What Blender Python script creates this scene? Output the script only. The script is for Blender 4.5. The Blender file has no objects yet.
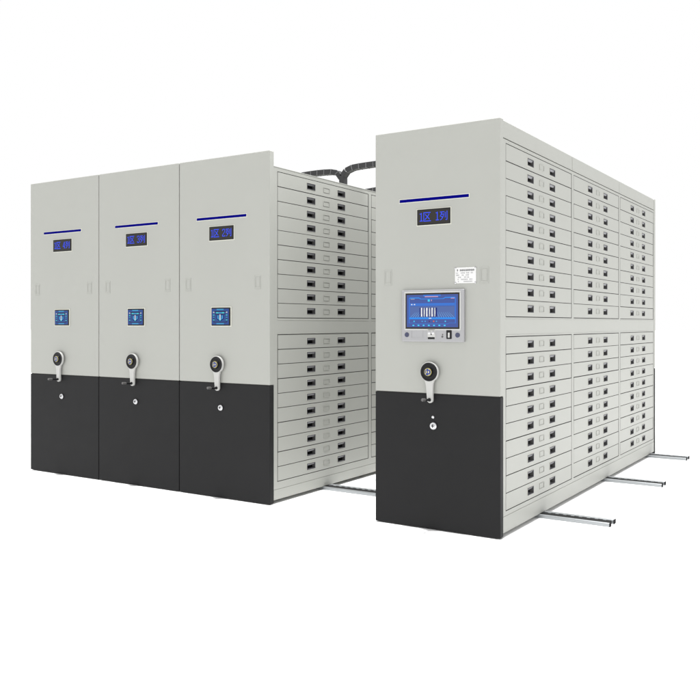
import bpy, bmesh, math, random
from mathutils import Vector, Matrix
random.seed(7)
scene = bpy.context.scene
COL = scene.collection

# ------------------------------------------------------------------ materials
def srgb(r, g, b):
    f = lambda c: (c/255/12.92) if c/255 <= .04045 else ((c/255+.055)/1.055)**2.4
    return (f(r), f(g), f(b), 1)

def mat(name, col, rough=.5, metal=0., bump=0., bscale=300., spec=.5, emit=None, estr=1., var=0., vscale=6.):
    m = bpy.data.materials.new(name); m.use_nodes = True
    nt = m.node_tree; b = nt.nodes['Principled BSDF']
    b.inputs['Base Color'].default_value = col
    b.inputs['Roughness'].default_value = rough
    b.inputs['Metallic'].default_value = metal
    b.inputs['Specular IOR Level'].default_value = spec
    tc = nt.nodes.new('ShaderNodeTexCoord')
    if bump:
        n = nt.nodes.new('ShaderNodeTexNoise'); n.inputs['Scale'].default_value = bscale
        n.inputs['Detail'].default_value = 3
        bp = nt.nodes.new('ShaderNodeBump'); bp.inputs['Strength'].default_value = bump
        bp.inputs['Distance'].default_value = .001
        nt.links.new(tc.outputs['Object'], n.inputs['Vector'])
        nt.links.new(n.outputs['Fac'], bp.inputs['Height'])
        nt.links.new(bp.outputs['Normal'], b.inputs['Normal'])
    if var:
        n2 = nt.nodes.new('ShaderNodeTexNoise'); n2.inputs['Scale'].default_value = vscale
        n2.inputs['Detail'].default_value = 5
        mr = nt.nodes.new('ShaderNodeMapRange')
        mr.inputs['To Min'].default_value = 1-var; mr.inputs['To Max'].default_value = 1+var
        mx = nt.nodes.new('ShaderNodeMix'); mx.data_type = 'RGBA'; mx.blend_type = 'MULTIPLY'
        mx.inputs['Factor'].default_value = 1
        mx.inputs['A'].default_value = col
        nt.links.new(tc.outputs['Object'], n2.inputs['Vector'])
        nt.links.new(n2.outputs['Fac'], mr.inputs['Value'])
        nt.links.new(mr.outputs['Result'], mx.inputs['B'])
        nt.links.new(mx.outputs['Result'], b.inputs['Base Color'])
        mr2 = nt.nodes.new('ShaderNodeMapRange')
        mr2.inputs['To Min'].default_value = rough-.06; mr2.inputs['To Max'].default_value = rough+.06
        nt.links.new(n2.outputs['Fac'], mr2.inputs['Value'])
        nt.links.new(mr2.outputs['Result'], b.inputs['Roughness'])
    if emit:
        b.inputs['Emission Color'].default_value = emit
        b.inputs['Emission Strength'].default_value = estr
    return m

PAINT = (.330, .334, .309, 1)
FZ = .014      # floor level
M = dict(
    paint=mat('grey_paint', PAINT, .48, bump=.10, bscale=420, var=.012, spec=.35),
    trim=mat('pale_trim', (.52, .52, .46, 1), .5, spec=.3),
    dark=mat('charcoal_paint', (.0125, .0125, .0130, 1), .6, bump=.12, bscale=420, var=.02, spec=.16),
    void=mat('inside_seam_shade', (.10, .10, .095, 1), .8, spec=.1),  # carcass inside; also darkens drawer edges to put shade into the seams
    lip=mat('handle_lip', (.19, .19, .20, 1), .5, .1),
    frame=mat('handle_frame', (.05, .05, .058, 1), .5, .1),
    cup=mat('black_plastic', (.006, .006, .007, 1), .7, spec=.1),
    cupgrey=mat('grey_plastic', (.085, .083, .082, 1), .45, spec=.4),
    silver=mat('silver_plastic', (.30, .30, .307, 1), .4, .1, bump=.05),
    white=mat('white_plastic', (.43, .43, .415, 1), .35, spec=.4),
    chrome=mat('chrome', (.48, .48, .49, 1), .25, 1.),
    alu=mat('aluminium', (.34, .355, .365, 1), .35, .6, bump=.1, bscale=80, var=.03),
    blk=mat('black_gloss', (.006, .006, .007, 1), .4, spec=.22),
    pin=mat('chain_rib', (.15, .15, .155, 1), .5),
    rub=mat('chain_plastic', (.036, .036, .038, 1), .5, bump=.15, bscale=120, var=.05, spec=.35),
    navy=mat('navy_lens', (.0005, .0005, .13, 1), .5, spec=.02),
    disp=mat('led_face', (.024, .022, .021, 1), .5, spec=.15),
    led=mat('blue_led', (.01, .02, .3, 1), .5, emit=srgb(56, 84, 226), estr=.84, spec=.1),
    plate=mat('nameplate_white', (.60, .60, .59, 1), .45),
    ink=mat('nameplate_ink', (.05, .05, .055, 1), .6),
    ink2=mat('nameplate_pale_ink', (.23, .23, .24, 1), .6),
    ebl=mat('emblem_blue', (.01, .03, .19, 1), .4),
    eye=mat('emblem_yellow', (.40, .35, .09, 1), .4),
    ewh=mat('emblem_cream', (.55, .50, .30, 1), .4),
    osc=mat('speaker_mesh', (.05, .055, .10, 1), .5, .4),
    floor=None,
)
def scr(name, r, g, b, s=1.):
    c = srgb(r, g, b)
    M[name] = mat('screen_'+name, (c[0]*.08, c[1]*.08, c[2]*.08, 1), .35, spec=.1, emit=c, estr=.93*s)
scr('s_bg', 72, 92, 158); scr('s_bg2', 86, 108, 164); scr('s_band', 62, 116, 205); scr('s_line', 52, 140, 232)
scr('s_cyan', 70, 205, 245); scr('s_white', 236, 238, 240); scr('s_grey', 176, 182, 192); scr('s_pink', 205, 160, 190)
scr('s_navy', 22, 34, 110); scr('s_plum', 86, 78, 136); scr('s_orange', 225, 105, 45); scr('s_olive', 62, 56, 44)
scr('s_teal', 80, 222, 214); scr('s_sky', 74, 160, 222); scr('s_maroon', 84, 40, 90); scr('s_floor', 112, 165, 222)
scr('s_pad', 52, 78, 150)
scr('p_bg', 50, 82, 140); scr('p_sky', 66, 148, 196); scr('p_teal', 74, 200, 196); scr('p_dark', 44, 34, 66)

fm = bpy.data.materials.new('white_floor'); fm.use_nodes = True
nt = fm.node_tree; b = nt.nodes['Principled BSDF']
b.inputs['Roughness'].default_value = .75; b.inputs['Specular IOR Level'].default_value = .2
n = nt.nodes.new('ShaderNodeTexNoise'); n.inputs['Scale'].default_value = 3
r = nt.nodes.new('ShaderNodeValToRGB')
r.color_ramp.elements[0].color = (.86, .86, .86, 1); r.color_ramp.elements[1].color = (.89, .89, .89, 1)
tc = nt.nodes.new('ShaderNodeTexCoord')
nt.links.new(tc.outputs['Object'], n.inputs['Vector']); nt.links.new(n.outputs['Fac'], r.inputs['Fac'])
nt.links.new(r.outputs['Color'], b.inputs['Base Color'])
M['floor'] = fm

# ------------------------------------------------------------------ mesh builder
class MB:
    def __init__(s): s.v = []; s.f = []; s.m = []; s.sm = []; s.mats = []
    def mi(s, m):
        if m not in s.mats: s.mats.append(m)
        return s.mats.index(m)
    def add(s, verts, faces, m, smooth=False):
        o = len(s.v); k = s.mi(m)
        s.v += [tuple(p) for p in verts]
        for f in faces:
            s.f.append([i+o for i in f]); s.m.append(k); s.sm.append(smooth)
    def quad(s, pts, m): s.add(pts, [list(range(len(pts)))], m)
    def box(s, x0, x1, y0, y1, z0, z1, m, bev=0, seg=2, mx=None):
        bm = bmesh.new(); bmesh.ops.create_cube(bm, size=1)
        for v in bm.verts:
            v.co = Vector(((x0+x1)/2+v.co.x*(x1-x0), (y0+y1)/2+v.co.y*(y1-y0), (z0+z1)/2+v.co.z*(z1-z0)))
        if bev: bmesh.ops.bevel(bm, geom=list(bm.edges), offset=bev, segments=seg, profile=.5, affect='EDGES')
        if mx: bmesh.ops.transform(bm, matrix=mx, verts=bm.verts)
        bm.verts.index_update()
        s.add([v.co.copy() for v in bm.verts], [[v.index for v in f.verts] for f in bm.faces], m, False)
        bm.free()
    def prism(s, pts2, y0, y1, m, bev=0):
        """outline in X-Z (list of (x,z)), extruded from y0 (front, nearer) to y1"""
        bm = bmesh.new()
        vs = [bm.verts.new((x, y0, z)) for x, z in pts2]
        f = bm.faces.new(vs); e = bmesh.ops.extrude_face_region(bm, geom=[f])
        for g in e['geom']:
            if isinstance(g, bmesh.types.BMVert): g.co.y = y1
        bmesh.ops.recalc_face_normals(bm, faces=bm.faces)
        if bev:
            ed = [e for e in bm.edges if all(abs(v.co.y-y0) < 1e-6 for v in e.verts)]
            bmesh.ops.bevel(bm, geom=ed, offset=bev, segments=2, profile=.5, affect='EDGES')
        bm.verts.index_update()
        s.add([v.co.copy() for v in bm.verts], [[v.index for v in f.verts] for f in bm.faces], m, False)
        bm.free()
    def lathe(s, prof, cx, cz, m, n=40, smooth=True, mx=None):
        """profile of (radius, y) spun about the Y axis through (cx, cz)"""
        V = []; F = []
        for r_, y in prof:
            for k in range(n):
                a = 2*math.pi*k/n; V.append(Vector((cx+r_*math.cos(a), y, cz+r_*math.sin(a))))
        for i in range(len(prof)-1):
            for k in range(n):
                a, b_ = i*n+k, i*n+(k+1) % n
                F.append([a, b_, b_+n, a+n])
        F.append([k for k in range(n)][::-1]); F.append([(len(prof)-1)*n+k for k in range(n)])
        if mx: V = [mx @ v for v in V]
        s.add(V, F, m, smooth)
    def build(s, name, parent=None, loc=None):
        me = bpy.data.meshes.new(name)
        me.from_pydata(s.v, [], s.f); me.update()
        for m in s.mats: me.materials.append(M[m])
        for p, k, sm in zip(me.polygons, s.m, s.sm): p.material_index = k; p.use_smooth = sm
        bm = bmesh.new(); bm.from_mesh(me); bmesh.ops.recalc_face_normals(bm, faces=bm.faces)
        for e in bm.edges:
            if len(e.link_faces) == 2 and e.calc_face_angle(0) > math.radians(32): e.smooth = False
        bm.to_mesh(me); bm.free()
        return link(name, me, parent, loc)

def link(name, me, parent=None, loc=None):
    o = bpy.data.objects.new(name, me); COL.objects.link(o)
    if parent: o.parent = parent
    if loc: o.location = loc
    return o
def thing(name, loc, label, cat, group=None):
    o = bpy.data.objects.new(name, None); COL.objects.link(o); o.location = loc
    o.empty_display_size = .2
    o['label'] = label; o['category'] = cat
    if group: o['group'] = group
    return o
def disc_pts(cx, cz, r, n=36, a0=0, a1=2*math.pi):
    return [(cx+r*math.cos(a0+(a1-a0)*k/n), cz+r*math.sin(a0+(a1-a0)*k/n)) for k in range(n)]

# ------------------------------------------------------------------ dimensions
T = .047                     # end panel thickness
YB = 3.758                   # back of the far end panel
ZB, ZK, ZT = .02, .827, 2.42
COLS = [(.088, 1.284), (1.325, 2.497), (2.539, 3.690)]
BLK = [(1.285, 2.288), (.162, 1.169)]
ZTOP = 2.32

# LED glyphs, 12 rows
G = {
 '1': ["...X..", ".XXX..", "...X..", "...X..", "...X..", "...X..", "...X..", "...X..", "...X..", "...X..", "...X..", ".XXXXX"],
 '2': [".XXXX.", "X....X", "X....X", ".....X", ".....X", "....X.", "...X..", "..X...", ".X....", "X.....", "X....X", "XXXXXX"],
 '3': [".XXXX.", "X....X", "X....X", ".....X", ".....X", "..XXX.", ".....X", ".....X", ".....X", "X....X", "X....X", ".XXXX."],
 '4': ["....X.", "...XX.", "...XX.", "..X.X.", "..X.X.", ".X..X.", ".X..X.", "X...X.", "XXXXXX", "....X.", "....X.", "...XXX"],
 'q': ["XXXXXXXXXXXX", "X...........", "X.X.....X...", "X..X...XX...", "X...X..X....", "X....XX.....", "X....XX.....",
       "X...X..X....", "X..X....X...", "X.X......X..", "X...........", "XXXXXXXXXXXX"],
 'l': ["XXXXXXX....X", "..X......X.X", "..X......X.X", ".XXXXX...X.X", ".X...X...X.X", "X.X..X...X.X", "...X.X...X.X",
       "....X....X.X", "...X.....X.X", "..X........X", ".X.........X", "X........XXX"],
}
def glyph_text(mb, seq, x0, x1, z0, z1, y, m):
    """solid lit cells; seq of (glyph, start column) on a 12-row grid"""
    ncol = max(c+len(G[g][0]) for g, c in seq)
    cw = (x1-x0)/ncol; ch = (z1-z0)/12
    for g, c in seq:
        for r_, row in enumerate(G[g]):
            k = 0
            while k < len(row):
                if row[k] == 'X':
                    e = k
                    while e+1 < len(row) and row[e+1] == 'X': e += 1
                    xa = x0+(c+k)*cw-.10*cw; xb = x0+(c+e+1)*cw+.10*cw
                    zt = z1-r_*ch; zb = zt-ch
                    mb.quad([(xa, y, zb), (xb, y, zb), (xb, y, zt), (xa, y, zt)], m)
                    k = e+1
                else: k += 1

def han(ch, x0, x1, z0, z1, y, parent):
    """one lit character, from Blender's own lettering turned into a mesh"""
    c = bpy.data.curves.new('display_character', 'FONT'); c.body = ch; c.resolution_u = 4; c.offset = .0
    o = bpy.data.objects.new('display_character', c); COL.objects.link(o)
    bpy.context.view_layer.update()
    src = bpy.data.meshes.new_from_object(o.evaluated_get(bpy.context.evaluated_depsgraph_get()))
    bpy.data.objects.remove(o)
    P = [v.co for v in src.vertices]
    ax, bx = min(p.x for p in P), max(p.x for p in P); ay, by = min(p.y for p in P), max(p.y for p in P)
    t = MB()
    t.add([(x0+(p.x-ax)/(bx-ax)*(x1-x0), y, z0+(p.y-ay)/(by-ay)*(z1-z0)) for p in P], [list(f.vertices) for f in src.polygons], 'led')
    t.build('display_character', parent)

# ------------------------------------------------------------------ shared drawer meshes
HY, HW, HH = .199, .0525, .0237      # handle offset, half width, half height
DH = .0961
def drawer_mesh(W):
    mb = MB(); h = DH/2; w = W/2; t = .02
    ys = [-w, -HY-HW+.003, -HY+HW-.003, HY-HW+.003, HY+HW-.003, w]; zs = [-h, -HH+.003, HH-.003, h]
    for i in range(5):
        for j in range(3):
            if j == 1 and i in (1, 3): continue
            mb.quad([(0, ys[i], zs[j]), (0, ys[i+1], zs[j]), (0, ys[i+1], zs[j+1]), (0, ys[i], zs[j+1])], 'paint')
    # folded edges of the drawer front, coloured dark as shade in the seams
    for a, b_ in (((-w, -h), (w, -h)), ((w, -h), (w, h)), ((w, h), (-w, h)), ((-w, h), (-w, -h))):
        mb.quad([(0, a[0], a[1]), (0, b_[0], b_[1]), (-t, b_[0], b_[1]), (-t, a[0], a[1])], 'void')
    me = mb.build('drawer'); d = me.data; bpy.data.objects.remove(me); return d
def handle_mesh():
    mb = MB(); w, h = HW, HH
    # raised frame ring; pale outer rim added to imitate an edge halo
    fr = .0055
    for y0, y1, z0, z1 in ((-w-.002, w+.002, h-.0005, h+.002), (-w-.002, w+.002, -h-.002, -h+.0005), (-w-.002, -w+.0005, -h, h), (w-.0005, w+.002, -h, h)):
        mb.box(-.002, .0016, y0, y1, z0, z1, 'trim', .0006, 1)
    for y0, y1, z0, z1 in ((-w, w, h-fr, h), (-w, w, -h, -h+fr), (-w, -w+fr, -h+fr, h-fr), (w-fr, w, -h+fr, h-fr)):
        mb.box(-.003, .0028, y0, y1, z0, z1, 'frame', .0008, 1)
    iw, ih = w-fr, h-fr; dd = -.024
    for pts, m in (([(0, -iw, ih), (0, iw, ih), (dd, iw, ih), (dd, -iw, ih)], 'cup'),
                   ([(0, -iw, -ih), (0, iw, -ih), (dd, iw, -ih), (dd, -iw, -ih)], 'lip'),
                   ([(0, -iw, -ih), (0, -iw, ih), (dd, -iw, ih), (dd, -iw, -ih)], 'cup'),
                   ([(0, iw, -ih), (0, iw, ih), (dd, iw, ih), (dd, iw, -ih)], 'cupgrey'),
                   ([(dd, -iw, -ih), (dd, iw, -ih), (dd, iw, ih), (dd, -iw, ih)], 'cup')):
        mb.quad(pts, m)
    # finger lip that slopes in from the top edge
    a = [(-.001, -iw, ih), (-.001, iw, ih), (-.008, iw*.98, ih*.38), (-.008, -iw*.98, ih*.38)]
    mb.quad(a, 'lip')
    mb.quad([(p[0]-.003, p[1], p[2]) for p in a], 'cup')
    mb.quad([a[3], a[2], (a[2][0]-.003, a[2][1], a[2][2]), (a[3][0]-.003, a[3][1], a[3][2])], 'cup')
    o = mb.build('handle'); d = o.data; bpy.data.objects.remove(o); return d
def holder_mesh():
    mb = MB(); w, h, f = .040, .0185, .0032
    for y0, y1, z0, z1 in ((-w, w, h-f, h), (-w, w, -h, -h+f), (-w, -w+f, -h+f, h-f), (w-f, w, -h+f, h-f)):
        mb.box(-.0015, .0034, y0, y1, z0, z1, 'paint', .0006, 1)
    o = mb.build('label_holder'); d = o.data; bpy.data.objects.remove(o); return d
DM = [drawer_mesh(b_-a-.013) for a, b_ in COLS]; HM = handle_mesh(); LM = holder_mesh()

def put_drawers(root, xf):
    rnd = random.Random(11)
    for c, (a, b_) in enumerate(COLS):
        for z0, z1 in BLK:
            p = (z1-z0)/10
            for k in range(10):
                dr = link('drawer', DM[c], root, (xf+rnd.uniform(-.0012, .0008), (a+b_)/2+rnd.uniform(-.0007, .0007), z0+(k+.5)*p+rnd.uniform(-.0006, .0006)))
                for s in (-1, 1): link('handle', HM, dr, (0, s*HY, 0))
                link('label_holder', LM, dr, (0, 0, 0))

def carcass(root, w, first, drawers):
    h = w/2; mb = MB()
    y0, y1 = T, YB-T; z0 = .1345 if first else .110; z1 = 2.308 if first else ZTOP
    ys = [y0]+[v for c in COLS for v in c]+[y1]; zs = [z0, BLK[1][0]-.0022, BLK[1][1]+.0022, BLK[0][0]-.0022, BLK[0][1]+.0022, z1]
    for i in range(len(ys)-1):
        for j in range(len(zs)-1):
            hole = drawers and i in (1, 3, 5) and j in (1, 3)
            P = [(h, ys[i], zs[j]), (h, ys[i+1], zs[j]), (h, ys[i+1], zs[j+1]), (h, ys[i], zs[j+1])]
            if not hole: mb.quad(P, 'paint'); continue
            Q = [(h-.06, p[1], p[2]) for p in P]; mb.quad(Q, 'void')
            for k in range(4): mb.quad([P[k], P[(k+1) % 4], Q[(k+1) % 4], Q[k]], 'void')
    e = .0005
    mb.quad([(-h, y0, z0), (-h, y1, z0), (-h, y1, z1), (-h, y0, z1)], 'paint')
    mb.quad([(-h, y0, z1), (h, y0, z1), (h, y1, z1), (-h, y1, z1)], 'paint')
    mb.quad([(-h, y0, z0), (h, y0, z0), (h, y1, z0), (-h, y1, z0)], 'paint')
    for y in (y0+e, y1-e): mb.quad([(-h, y, z0), (h, y, z0), (h, y, z1), (-h, y, z1)], 'paint')
    if drawers:   # pressed lips of the middle rail, one per section
        for a, b_ in COLS:
            for zz in (BLK[0][0]-.0135, BLK[1][1]+.010):
                mb.box(h-.002, h+.0022, a, b_, zz-.0018, zz+.0018, 'paint', .0008, 1)
        # folded top edge
        mb.box(h-.004, h+.0025, y0+.002, y1-.002, z1-.0045, z1+.001, 'paint', .001, 1)
    mb.build('body', root)
    # chassis with the wheels' housing
    mb = MB(); zz = .1325 if first else .108
    mb.box(-h+.004, h+.0005, T+.001, YB-T-.001, .039, zz, 'paint', .0015, 1)
    for yr in (.77, 2.25, 3.62):
        for xx in (-h+.16, h-.16):
            mb.box(xx-.04, xx+.04, yr-.05, yr+.05, .034, .0395, 'cup')
    mb.build('base_frame', root)
    if first:      # raised dust cover panels round the top
        mb = MB(); mb.box(-h+.03, h-.03, T+.002, YB-T-.002, 2.309, 2.404, 'void'); mb.build('top_box', root)
        for a, b_ in ((T+.002, 1.293), (1.301, 2.505), (2.513, YB-T-.002)):
            for s in (1, -1):
                mb = MB(); mb.box(min(s*h, s*(h-.02)), max(s*h, s*(h-.02)), a, b_, 2.3175, 2.414, 'paint', .0015, 1)
                mb.build('header_panel', root)

def end_panel(root, w, yf, first, open_side):
    xl, xr = -w/2+.003, w/2+(.0035 if open_side else -.003); y0, y1 = (yf, yf+T)
    mb = MB(); mb.box(xl, xr, y0, y1, ZK+.002, ZT, 'paint', .005, 3)
    mb.box(xl+.01, xr-.01, y0+.006, y1-.006, ZK-.03, ZK+.02, 'void')
    mb.build('end_panel', root)
    mb = MB(); mb.box(xl, xr, y0, y1, ZB, ZK-.002, 'dark', .005, 3); mb.build('kick_panel', root)

def light_strip(root, x, z, hw=.235):
    mb = MB(); mb.box(x-hw, x+hw, -.003, .004, z-.013, z+.013, 'trim', .001, 1)
    mb.box(x-hw+.005, x+hw-.005, -.0055, .002, z-.0088, z+.0088, 'navy', .001, 1); mb.build('light_strip', root)

def led_display(root, x, z, hw, hh, digit):
    mb = MB(); mb.box(x-hw-.005, x+hw+.005, -.003, .004, z-hh-.005, z+hh+.005, 'trim', .001, 1)
    mb.box(x-hw, x+hw, -.006, .002, z-hh, z+hh, 'blk', .0015, 1)
    mb.box(x-hw+.006, x+hw-.006, -.0072, .002, z-hh+.006, z+hh-.006, 'disp')
    o = mb.build('led_display', root)
    cw = hw*1.70/45.5; X = x-hw*.86
    for g, c in (('1', 0), ('q', 7), (digit, 26), ('l', 33.5)):
        if g in 'ql':
            han('区' if g == 'q' else '列', X+c*cw, X+(c+12)*cw, z-hh*.56, z+hh*.60, -.0078, o); continue
        t = MB(); n_ = len(G[g][0])
        glyph_text(t, [(g, 0)], X+c*cw, X+(c+n_)*cw, z-hh*.52, z+hh*.56, -.0078, 'led')
        t.build('display_character', o)

def flush_plate(root, x, z):
    mb = MB(); w, h = .027, .049; f = .0028
    for s_, t_, d in ((w, h, .0018), (w*.72, h*.74, .003)):
        for x0, x1, z0, z1 in ((-s_, s_, t_-f, t_), (-s_, s_, -t_, -t_+f), (-s_, -s_+f, -t_+f, t_-f), (s_-f, s_, -t_+f, t_-f)):
            mb.box(x+x0, x+x1, -d, .002, z+z0, z+z1, 'paint', .0006, 1)
    mb.box(x-w+.001, x+w-.001, -.0009, .002, z-h+.001, z+h-.001, 'paint')
    mb.build('flush_plate', root)

def crank(root, x, z):
    R, r_, L = .060, .0205, .166
    # paddle outline: big round head running into a narrow arm with a round end
    pts = []
    a0 = math.radians(-58)
    for k in range(33): 
        a = a0+(math.radians(238)-a0)*k/32; pts.append((x+R*math.cos(a), z+R*math.sin(a)))
    for q, (dx, dz) in enumerate(((-.0235, -.070), (-.0205, -.088))): pts.append((x+dx, z+dz))
    for k in range(9):
        a = math.pi+math.pi*k/8; pts.append((x+.005+.019*math.cos(a), z-L+.019*math.sin(a)))
    pts += [(x+.0235, z-.088), (x+.0255, z-.070)]
    mb = MB(); mb.prism(pts, -.030, -.014, 'white', .0035)
    mb.lathe([(.022, .002), (.022, -.016)], x, z, 'cupgrey', 24)
    o = mb.build('crank_handle', root)
    mb = MB(); mb.lathe([(.0555, -.026), (.0555, -.032), (.053, -.0345), (.046, -.034), (.044, -.0315), (.030, -.0315), (.028, -.0345), (.0265, -.042)], x, z, 'blk', 48)
    mb.build('hub', o)
    # emblem: blue disc with yellow rim and a pale bar of two marks
    mb = MB(); mb.lathe([(.0232, -.040), (.0232, -.0440), (.0222, -.0450)], x, z, 'eye', 32)
    mb.lathe([(.0198, -.044), (.0198, -.0462)], x, z, 'ebl', 32)
    y = -.0468
    for (xa, xb, za, zb, m) in ((-.0125, -.0045, -.0068, .0068, 'eye'), (.0025, .0100, -.0055, .0055, 'ewh')):
        mb.quad([(x+xa, y, z+za), (x+xb, y, z+za), (x+xb, y, z+zb), (x+xa, y, z+zb)], m)
    for p in (60, 130, 215, 300):
        a = math.radians(p); u, v = x+.0172*math.cos(a), z+.0172*math.sin(a)
        mb.quad([(u-.0022, y, v-.0022), (u+.0022, y, v-.0022), (u+.0022, y, v+.0022), (u-.0022, y, v+.0022)], 'ewh')
    mb.build('emblem', o)
    # folding grip that stands out from the end of the arm
    mb = MB(); gx, gz = x+.004, z-L
    mx = Matrix.Translation((gx, -.028, gz)) @ Matrix.Rotation(math.radians(-4), 4, 'X') @ Matrix.Translation((-gx, .028, -gz))
    mb.lathe([(.0105, -.022), (.0105, -.036), (.0068, -.040), (.0068, -.086)], gx, gz, 'blk', 20, mx=mx)
    mb.lathe([(.0078, -.086), (.0090, -.092), (.0092, -.116), (.0085, -.122), (.005, -.125)], gx, gz, 'cupgrey', 20, mx=mx)
    mb.build('grip', o)

def lock(root, x, z, r_=.021):
    mb = MB(); mb.prism([(x+1.28*r_*math.cos(k*math.pi/4), z+1.28*r_*math.sin(k*math.pi/4)) for k in range(8)], -.0025, .002, 'blk', .0006)
    mb.lathe([(r_, -.002), (r_, -.007), (r_*.86, -.0105), (r_*.5, -.0108)], x, z, 'chrome', 28)
    mb.lathe([(r_*.58, -.010), (r_*.58, -.0125), (r_*.5, -.0135)], x, z, 'chrome', 24)
    o = mb.build('lock', root)
    k = MB(); k.box(x-.0022, x+.0022, -.0150, -.013, z-r_*.42, z+r_*.42, 'cup')
    k.box(x-r_*.42, x+r_*.42, -.0146, -.0134, z-.002, z+.002, 'cup'); k.build('keyhole', o)

def control_pad(root, x, z, hw, hh):
    mb = MB(); mb.box(x-hw-.006, x+hw+.006, -.006, .003, z-hh-.006, z+hh+.006, 'trim', .002, 2)
    mb.box(x-hw, x+hw, -.0085, .002, z-hh, z+hh, 'blk', .0015, 1)
    o = mb.build('control_pad', root)
    s = MB()
    def q(u0, u1, v0, v1, m, l):
        W, H = hw*.90, hh*.86
        X0, X1, Z0, Z1 = x-.004+W*(2*u0-1), x-.004+W*(2*u1-1), z+H*(2*v0-1), z+H*(2*v1-1)
        y = -.0088-.0004*l
        s.quad([(X0, y, Z0), (X1, y, Z0), (X1, y, Z1), (X0, y, Z1)], m)
    q(0, 1, 0, 1, 's_pad', 0)
    q(.06, .94, .05, .95, 'p_bg', 1)
    q(.29, .70, .92, 1, 'p_sky', 2); q(.28, .72, .01, .09, 'p_sky', 2)
    q(.14, .86, .80, .86, 'p_dark', 2); q(.20, .80, .64, .69, 'p_dark', 2)
    q(.26, .74, .70, .79, 'p_sky', 3); q(.27, .38, .705, .785, 'p_teal', 4); q(.62, .73, .705, .785, 'p_teal', 4)
    for (a, b_) in ((.08, .16), (.84, .92)):
        q(a, b_, .73, .82, 's_grey', 3)
        for v in (.57, .44, .26): q(a, b_, v, v+.055, 'p_teal' if v != .44 else 'p_sky', 3)
        for v in (.51, .36, .20): q(a-.02, b_+.02, v, v+.03, 'p_dark', 2)
    # shield
    W, H = hw*.90, hh*.86
    def P(u, v, l): return (x-.004+W*(2*u-1), -.0088-.0004*l, z+H*(2*v-1))
    s.quad([P(u, v, 3) for u, v in ((.28, .60), (.28, .36), (.38, .26), (.50, .20), (.62, .26), (.72, .36), (.72, .60))], 's_navy')
    s.quad([P(u, v, 4) for u, v in ((.33, .58), (.33, .38), (.50, .26), (.67, .38), (.67, .58))], 'p_sky')
    s.quad([P(u, v, 5) for u, v in ((.42, .60), (.42, .40), (.50, .34), (.58, .40), (.58, .60))], 'p_bg')
    q(.475, .525, .30, .64, 's_white', 6); q(.46, .54, .24, .31, 'p_teal', 6)
    q(.10, .90, .13, .17, 'p_dark', 2)
    s.build('pad_screen', o)

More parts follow.
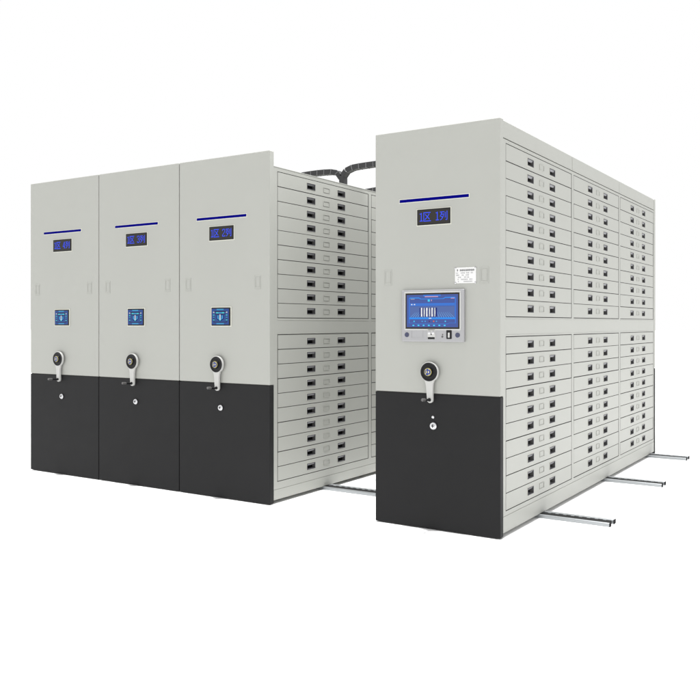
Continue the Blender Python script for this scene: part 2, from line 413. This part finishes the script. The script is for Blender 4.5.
def touch_terminal(root):
    x0, x1, z0, z1 = -.628+.4145, -.214+.4145, 1.137, 1.447
    cx = (x0+x1)/2
    mb = MB(); mb.box(x0, x1, -.020, .002, z0, z1, 'silver', .006, 3)
    # bright chamfered lip round the glass
    sx0, sx1, sz0, sz1 = x0+.028, x1-.027, 1.214, 1.428
    f = .008
    for a, b_, c, d in ((sx0-f, sx1+f, sz1, sz1+f), (sx0-f, sx1+f, sz0-f, sz0), (sx0-f, sx0, sz0, sz1), (sx1, sx1+f, sz0, sz1)):
        mb.box(a, b_, -.0225, -.018, c, d, 'white', .001, 1)
    # sunken plate left, embossed
    for a, b_, c, d in ((.068, .147, 1.204, 1.2065), (.068, .147, 1.158, 1.1605), (.068, .0705, 1.1605, 1.204), (.1445, .147, 1.1605, 1.204)):
        mb.box(x0+a, x0+b_, -.0212, -.018, c, d, 'silver')
    o = mb.build('touch_terminal', root)
    s = MB(); s.box(sx0, sx1, -.0215, -.018, sz0, sz1, 'blk')
    bx0, bx1, bz0, bz1 = sx0+.009, sx1-.009, sz0+.010, sz1-.010
    def q(u0, u1, v0, v1, m, l):
        y = -.0218-.0004*l
        X0, X1 = bx0+(bx1-bx0)*u0, bx0+(bx1-bx0)*u1; Z0, Z1 = bz1-(bz1-bz0)*v1, bz1-(bz1-bz0)*v0
        s.quad([(X0, y, Z0), (X1, y, Z0), (X1, y, Z1), (X0, y, Z1)], m)
    def poly(pts, m, l):
        y = -.0218-.0004*l
        s.quad([(bx0+(bx1-bx0)*u, y, bz1-(bz1-bz0)*v) for u, v in pts], m)
    q(-.015, 1.015, -.025, 1.025, 's_olive', 0)
    q(0, 1, 0, 1, 's_bg', 1)
    q(.33, .67, .0, .055, 's_band', 2); q(.36, .62, .05, .075, 's_pink', 3)
    # frame line with a notch
    for a in (((.04, .12), (.06, .09), (.24, .09), (.29, .13), (.71, .13), (.76, .09), (.94, .09), (.96, .12)),):
        pts = a
        for i in range(len(pts)-1):
            (u, v), (u2, v2) = pts[i], pts[i+1]
            poly([(u, v+.022), (u2, v2+.022), (u2, v2-.008), (u, v-.008)], 's_line', 2)
    q(.04, .062, .11, .88, 's_band', 2); q(.938, .96, .11, .88, 's_band', 2)
    q(.07, .93, .14, .25, 's_plum', 2); q(.075, .925, .15, .245, 's_bg', 3)
    q(.08, .16, .125, .14, 's_grey', 4); q(.865, .935, .11, .13, 's_pink', 4)
    q(.42, .46, .15, .215, 's_cyan', 4); q(.485, .50, .155, .20, 's_pink', 4)
    q(.065, .935, .26, .345, 's_band', 3)
    for u in (.09, .145): q(u, u+.022, .285, .315, 's_white', 4)
    q(.115, .118, .285, .315, 's_white', 4); q(.17, .176, .285, .315, 's_grey', 4)
    # hall with perspective floor lines
    q(.065, .935, .36, .68, 's_bg2', 2)
    for k in range(-9, 10):
        if abs(k) < 2: continue
        ub = .5+k*.047; ut = .5+k*.036
        poly([(ub-.006, .70), (ub+.006, .70), (ut+.002, .54), (ut-.002, .54)], 's_floor', 3)
    q(.26, .60, .40, .68, 's_navy', 4)
    for k in range(6):
        u = .285+k*.0515
        q(u, u+.029, .405, .675, 's_white' if k % 2 == 0 else 's_grey', 5)
        q(u+.017, u+.025, .45+.02*(k % 3), .60, 's_grey' if k % 2 == 0 else 's_white', 6)
    q(.05, .95, .70, .755, 's_line', 3); q(.44, .49, .715, .735, 's_white', 4)
    q(.06, .94, .775, .865, 's_plum', 2); q(.07, .93, .782, .86, 's_bg', 3)
    for u, m in ((.15, 's_cyan'), (.31, 's_sky'), (.37, 's_sky'), (.45, 's_maroon'), (.535, 's_orange'), (.59, 's_sky'), (.76, 's_cyan')):
        q(u-.011, u+.011, .80, .84, m, 4)
    poly([(.06, .865), (.16, .865), (.20, .895), (.8, .895), (.84, .865), (.94, .865), (.94, .872), (.84, .872), (.8, .905), (.2, .905), (.16, .872), (.06, .872)], 's_line', 4)
    for k in range(7):
        u = .135+k*.102
        poly([(u-.022, .945), (u-.012, .925), (u+.012, .925), (u+.022, .945), (u+.012, .965), (u-.012, .965)], 's_cyan', 4)
    s.build('touch_screen', o)
    for x in (x0+.037, x1-.040):
        mb = MB(); mb.lathe([(.0145, -.019), (.0145, -.0222), (.0125, -.0232), (.011, -.0222), (.005, -.0222)], x, 1.178, 'osc', 24)
        mb.build('speaker', o)
    mb = MB(); x = cx-.004
    mb.box(x-.026, x+.026, -.0225, -.018, 1.152, 1.213, 'white', .003, 2)
    mb.lathe([(.010, -.0225), (.010, -.0255), (.007, -.0262)], x-.0125, 1.192, 'chrome', 20)
    mb.lathe([(.010, -.0225), (.010, -.0255), (.007, -.0262)], x+.0125, 1.192, 'chrome', 20)
    mb.lathe([(.004, -.0225), (.004, -.024)], x, 1.181, 'ink', 12)
    mb.box(x-.023, x+.023, -.0235, -.020, 1.153, 1.165, 'blk', .001, 1)
    mb.build('card_reader', o)
    mb = MB(); mb.lathe([(.006, -.019), (.006, -.0215)], cx+.068, 1.168, 'cupgrey', 16); mb.lathe([(.004, -.019), (.004, -.021)], cx+.070, 1.181, 'cupgrey', 16)
    mb.build('microphone', o)
    x = cx+.112
    mb = MB(); mb.box(x-.017, x+.017, -.0245, -.018, 1.155, 1.208, 'blk', .004, 2)
    mb.box(x-.006, x+.006, -.0265, -.022, 1.163, 1.192, 'white', .002, 1); mb.build('rocker_switch', o)

def nameplate(root):
    x0, x1, z0, z1 = -.280+.4145, -.146+.4145, 1.481, 1.573
    mb = MB(); mb.box(x0, x1, -.003, .001, z0, z1, 'plate', .0012, 1)
    for x in (x0+.004, x1-.004):
        for z in (z0+.003, z1-.003): mb.lathe([(.0055, -.001), (.0055, -.0042), (.004, -.005)], x, z, 'chrome', 14)
    o = mb.build('nameplate', root)
    t = MB(); rnd = random.Random(3)
    def word(x, z, n, h, m):
        for k in range(n):   # small blocks standing for lettering too fine to read
            w = h*.85
            for a in range(3):
                zz = z+h*(.1+.38*a); t.quad([(x+k*h, -.0034, zz), (x+k*h+w*rnd.uniform(.6, 1), -.0034, zz), (x+k*h+w, -.0034, zz+h*.17), (x+k*h, -.0034, zz+h*.17)], m)
            xx = x+k*h+w*rnd.uniform(.2, .7); t.quad([(xx, -.0036, z), (xx+h*.14, -.0036, z), (xx+h*.14, -.0036, z+h), (xx, -.0036, z+h)], m)
    word(x0+.012, z1-.022, 1, .012, 'ink'); word(x0+.032, z1-.0225, 8, .0118, 'ink'); t.quad([(x0+.034, -.0037, z1-.0175), (x0+.122, -.0037, z1-.0175), (x0+.122, -.0037, z1-.0145), (x0+.034, -.0037, z1-.0145)], 'ink')
    for r_, segs in enumerate((((.008, 2), (.038, 4), (.072, 3), (.102, 2)), ((.008, 3), (.044, 2), (.070, 3)), ((.020, 3), (.060, 2), (.078, 2)), ((.018, 1), (.040, 6), (.092, 3)), ((.020, 1), (.056, 8)))):
        for dx, nn in segs: word(x0+dx, z1-.036-.0125*r_, nn, .0072, 'ink2')
    t.build('nameplate_text', o)

def bracket(root, x, y, ztop, top):
    mb = MB(); mb.box(x-.022, x+.022, y-.03, y+.03, ztop, top, 'rub', .004, 2)
    mb.box(x-.06, x+.06, y-.05, y+.05, ztop, ztop+.006, 'rub', .001, 1)
    mb.build('cable_bracket', root)

# ------------------------------------------------------------------ the four cabinets
UNITS = [(-.829, 0., '1', 'tall grey drawer cabinet at the right with large touch terminal and three sections of drawers'),
         (-2.4997, -1.6635, '2', 'grey cabinet nearest the open aisle in the left-hand group, its drawer side exposed'),
         (-3.368, -2.4997, '3', 'grey cabinet sandwiched between two others, middle one of the closed-up group of three'),
         (-4.2178, -3.368, '4', 'grey cabinet at the far left end of the row, smallest in view')]
CHY = (1.15, 2.35)
for xa, xb, dg, lab in UNITS:
    w = xb-xa; first = dg == '1'; xc = (xa+xb)/2
    root = thing('mobile_shelving_cabinet', (xc, 0, 0), lab, 'cabinet', 'mobile drawer cabinets on floor rails')
    dr = dg in '12'
    end_panel(root, w, 0, first, dr); end_panel(root, w, YB-T, first, dr)
    carcass(root, w if dr else w-.012, first, dr)
    if dr: put_drawers(root, w/2-.0008)
    if first:
        light_strip(root, -.006, 1.9905)
        led_display(root, -.0045, 1.8835, .1105, .047, dg)
        flush_plate(root, -.3205, 1.529); flush_plate(root, .3205, 1.525)
        nameplate(root); touch_terminal(root)
        crank(root, -.0225, .958)
        mb = MB(); mb.lathe([(.0095, .001), (.0095, -.003), (.0065, -.006)], -.0105, .687, 'chrome', 18); mb.build('lock_pin', root)
        lock(root, -.0065, .635, .0225)
        for y in CHY: bracket(root, -.10, y, 2.3, 2.46 if y < 2 else 2.505)
    else:
        light_strip(root, -.011, 1.993)
        led_display(root, -.008, 1.883, .113, .049, dg)
        flush_plate(root, -.327, 1.529); flush_plate(root, .318, 1.529)
        control_pad(root, -.0095, 1.2945, .088, .064)
        crank(root, -.034, .958)
        lock(root, -.0155, .6525)
        if dg != '4':
            for y in CHY: bracket(root, .262, y, ZTOP, 2.43 if y < 2 else 2.475)

# ------------------------------------------------------------------ cable chains over the tops
def chain(y, pts, label, up=0):
    # resample the path by length
    P = [Vector((x, y, z+up)) for x, z in pts]
    fine = []
    for i in range(len(P)-1):
        p0 = P[max(i-1, 0)]; p1 = P[i]; p2 = P[i+1]; p3 = P[min(i+2, len(P)-1)]
        for k in range(20):
            t = k/20
            fine.append(.5*((2*p1)+(-p0+p2)*t+(2*p0-5*p1+4*p2-p3)*t*t+(-p0+3*p1-3*p2+p3)*t**3))
    fine.append(P[-1])
    L = .062; out = [fine[0]]; acc = 0
    for a, b_ in zip(fine, fine[1:]):
        acc += (b_-a).length
        if acc >= L: out.append(b_); acc = 0
    mb = MB()
    for k, (a, b_) in enumerate(zip(out, out[1:])):
        d = b_-a; ang = math.atan2(d.z, d.x); c = (a+b_)/2
        mx = Matrix.Translation(c) @ Matrix.Rotation(-ang, 4, 'Y')
        l = d.length/2
        # two side plates, an outer rib and a hinge pin per link
        for s in (1, -1): mb.box(-l*.98, l*1.08, s*.026-.0035, s*.026+.0035, -.0205, .0205, 'rub', .002, 1, mx)
        mb.box(-l*.80, l*.80, -.0225, .0225, -.0185, .0185, 'rub', .002, 1, mx)
        mb.box(l*.80, l*1.02, -.031, .031, -.0225, .0225, 'pin', .002, 1, mx)
    o = mb.build('cable_chain', None)
    o['label'] = label; o['category'] = 'cable chain'; o['group'] = 'cable chains over the cabinet tops'
    return o
for y, w1, w2 in ((CHY[0], 'black cable chain arching across the open aisle, nearer one, to the touch terminal cabinet',
                   'black cable chain running left over the closed cabinets, in plain view behind the drawer top'),
                  (CHY[1], 'farther black cable chain arching across the open aisle, behind the nearer one',
                   'farther black cable chain to the left, only a sliver beside the right cabinet')):
    up = 0 if y < 2 else .045
    chain(y, [(-1.822, 2.42), (-1.80, 2.455), (-1.745, 2.482), (-1.665, 2.490), (-1.53, 2.493), (-1.3, 2.495), (-1.05, 2.485), (-.53, 2.455)], w1, up)
    chain(y, [(-1.828, 2.41), (-1.845, 2.445), (-1.90, 2.468), (-2.03, 2.476), (-2.2, 2.473), (-2.45, 2.455), (-2.66, 2.43)], w2, up)

# ------------------------------------------------------------------ floor rails
def rail(y0, xe, label):
    mb = MB(); w = .120; xs = -4.32
    # profile in (y, z): two round-topped ridges with a dark rubber groove between
    def ridge(a, b_, zt_):
        n = 6; pts = [(a, 0.0)]
        r_ = (b_-a)/2
        for k in range(n+1):
            t = math.pi-math.pi*k/n; pts.append(((a+b_)/2+r_*math.cos(t), zt_+.006*math.sin(t)))
        pts.append((b_, 0.0)); return pts
    for a, b_, zt_ in ((0, .020, .0165), (w-.030, w, .0195)):
        pr = ridge(y0+a, y0+b_, zt_); n = len(pr)
        V = [(xs, p, q+.001) for p, q in pr]+[(xe, p, q+.001) for p, q in pr]
        F = [[k, (k+1) % n, (k+1) % n+n, k+n] for k in range(n)]
        mb.add(V, F, 'alu'); mb.add(V, [list(range(n))[::-1]], 'alu'); mb.add(V, [list(range(n, 2*n))], 'alu')
        cc = [(p-(y0+(a+b_)/2), q-.013) for p, q in pr]
        mb.box(xe, xe+.006, y0+a-.004, y0+b_+.006, .001, zt_+.008, 'cup', .002, 1)
    mb.box(xs, xe-.012, y0+.0205, y0+w-.0305, .001, .0215, 'dark')
    k = xs
    while k < xe-.03:
        mb.box(k, k+.020, y0+w-.050, y0+w-.030, .021, .0240, 'alu'); k += .05
    o = mb.build('floor_rail', None); o.location.z = FZ
    o['label'] = label; o['category'] = 'rail'; o['group'] = 'floor rails under the cabinets'
rail(.640, .440, 'aluminium floor rail nearest the front, with its black-tipped end fully in view')
rail(2.095, .425, 'aluminium floor rail second from the front, ending between the other two')
rail(3.49, .33, 'rearmost aluminium floor rail by the dark edge of the back panel')

# ------------------------------------------------------------------ floor, light, camera
mb = MB(); mb.quad([(-150, -150, FZ), (150, -150, FZ), (150, 150, FZ), (-150, 150, FZ)], 'floor')
fl = mb.build('floor', None); fl['kind'] = 'structure'

w = bpy.data.worlds.new('World'); scene.world = w; w.use_nodes = True
bg = w.node_tree.nodes['Background']; bg.inputs['Color'].default_value = (1, 1, 1, 1); bg.inputs['Strength'].default_value = 1.0
def sun(name, direction, e, ang, col=(1, 1, 1)):
    l = bpy.data.lights.new(name, 'SUN'); l.energy = e; l.angle = math.radians(ang); l.color = col
    o = bpy.data.objects.new(name, l); COL.objects.link(o)
    o.rotation_euler = Vector(direction).to_track_quat('-Z', 'Y').to_euler(); o.location = (0, 0, 8)
sun('floor_white_fill', (0, .012, -1), 4.5, 2.0)  # added light from straight above, unseen; washes the floor out to white
sun('side_fill', (-1, .75, -.35), .22, 20)
al = bpy.data.lights.new('aisle_fill', 'AREA'); al.shape = 'RECTANGLE'; al.size = .5; al.size_y = 3.4; al.energy = 210  # added unseen light that brightens the drawer side facing the aisle
ao = bpy.data.objects.new('aisle_fill', al); COL.objects.link(ao); ao.location = (-.38, 2.05, 4.6)

cd = bpy.data.cameras.new('camera'); cam = bpy.data.objects.new('camera', cd); COL.objects.link(cam)
cam.location = (1.8632, -4.4643, 1.2451)
yaw = -.5725
cam.rotation_euler = (math.pi/2, 0, -yaw)
cd.sensor_width = 36; cd.lens = 836.5855/700*36; cd.shift_y = (323.6443-350)/700
cd.clip_end = 1000; cd.clip_start = .05
scene.camera = cam
scene.view_settings.view_transform = 'Standard'; scene.view_settings.look = 'None'
scene.view_settings.gamma = 1; scene.view_settings.exposure = 0
scene.cycles.max_bounces = 8; scene.cycles.diffuse_bounces = 5
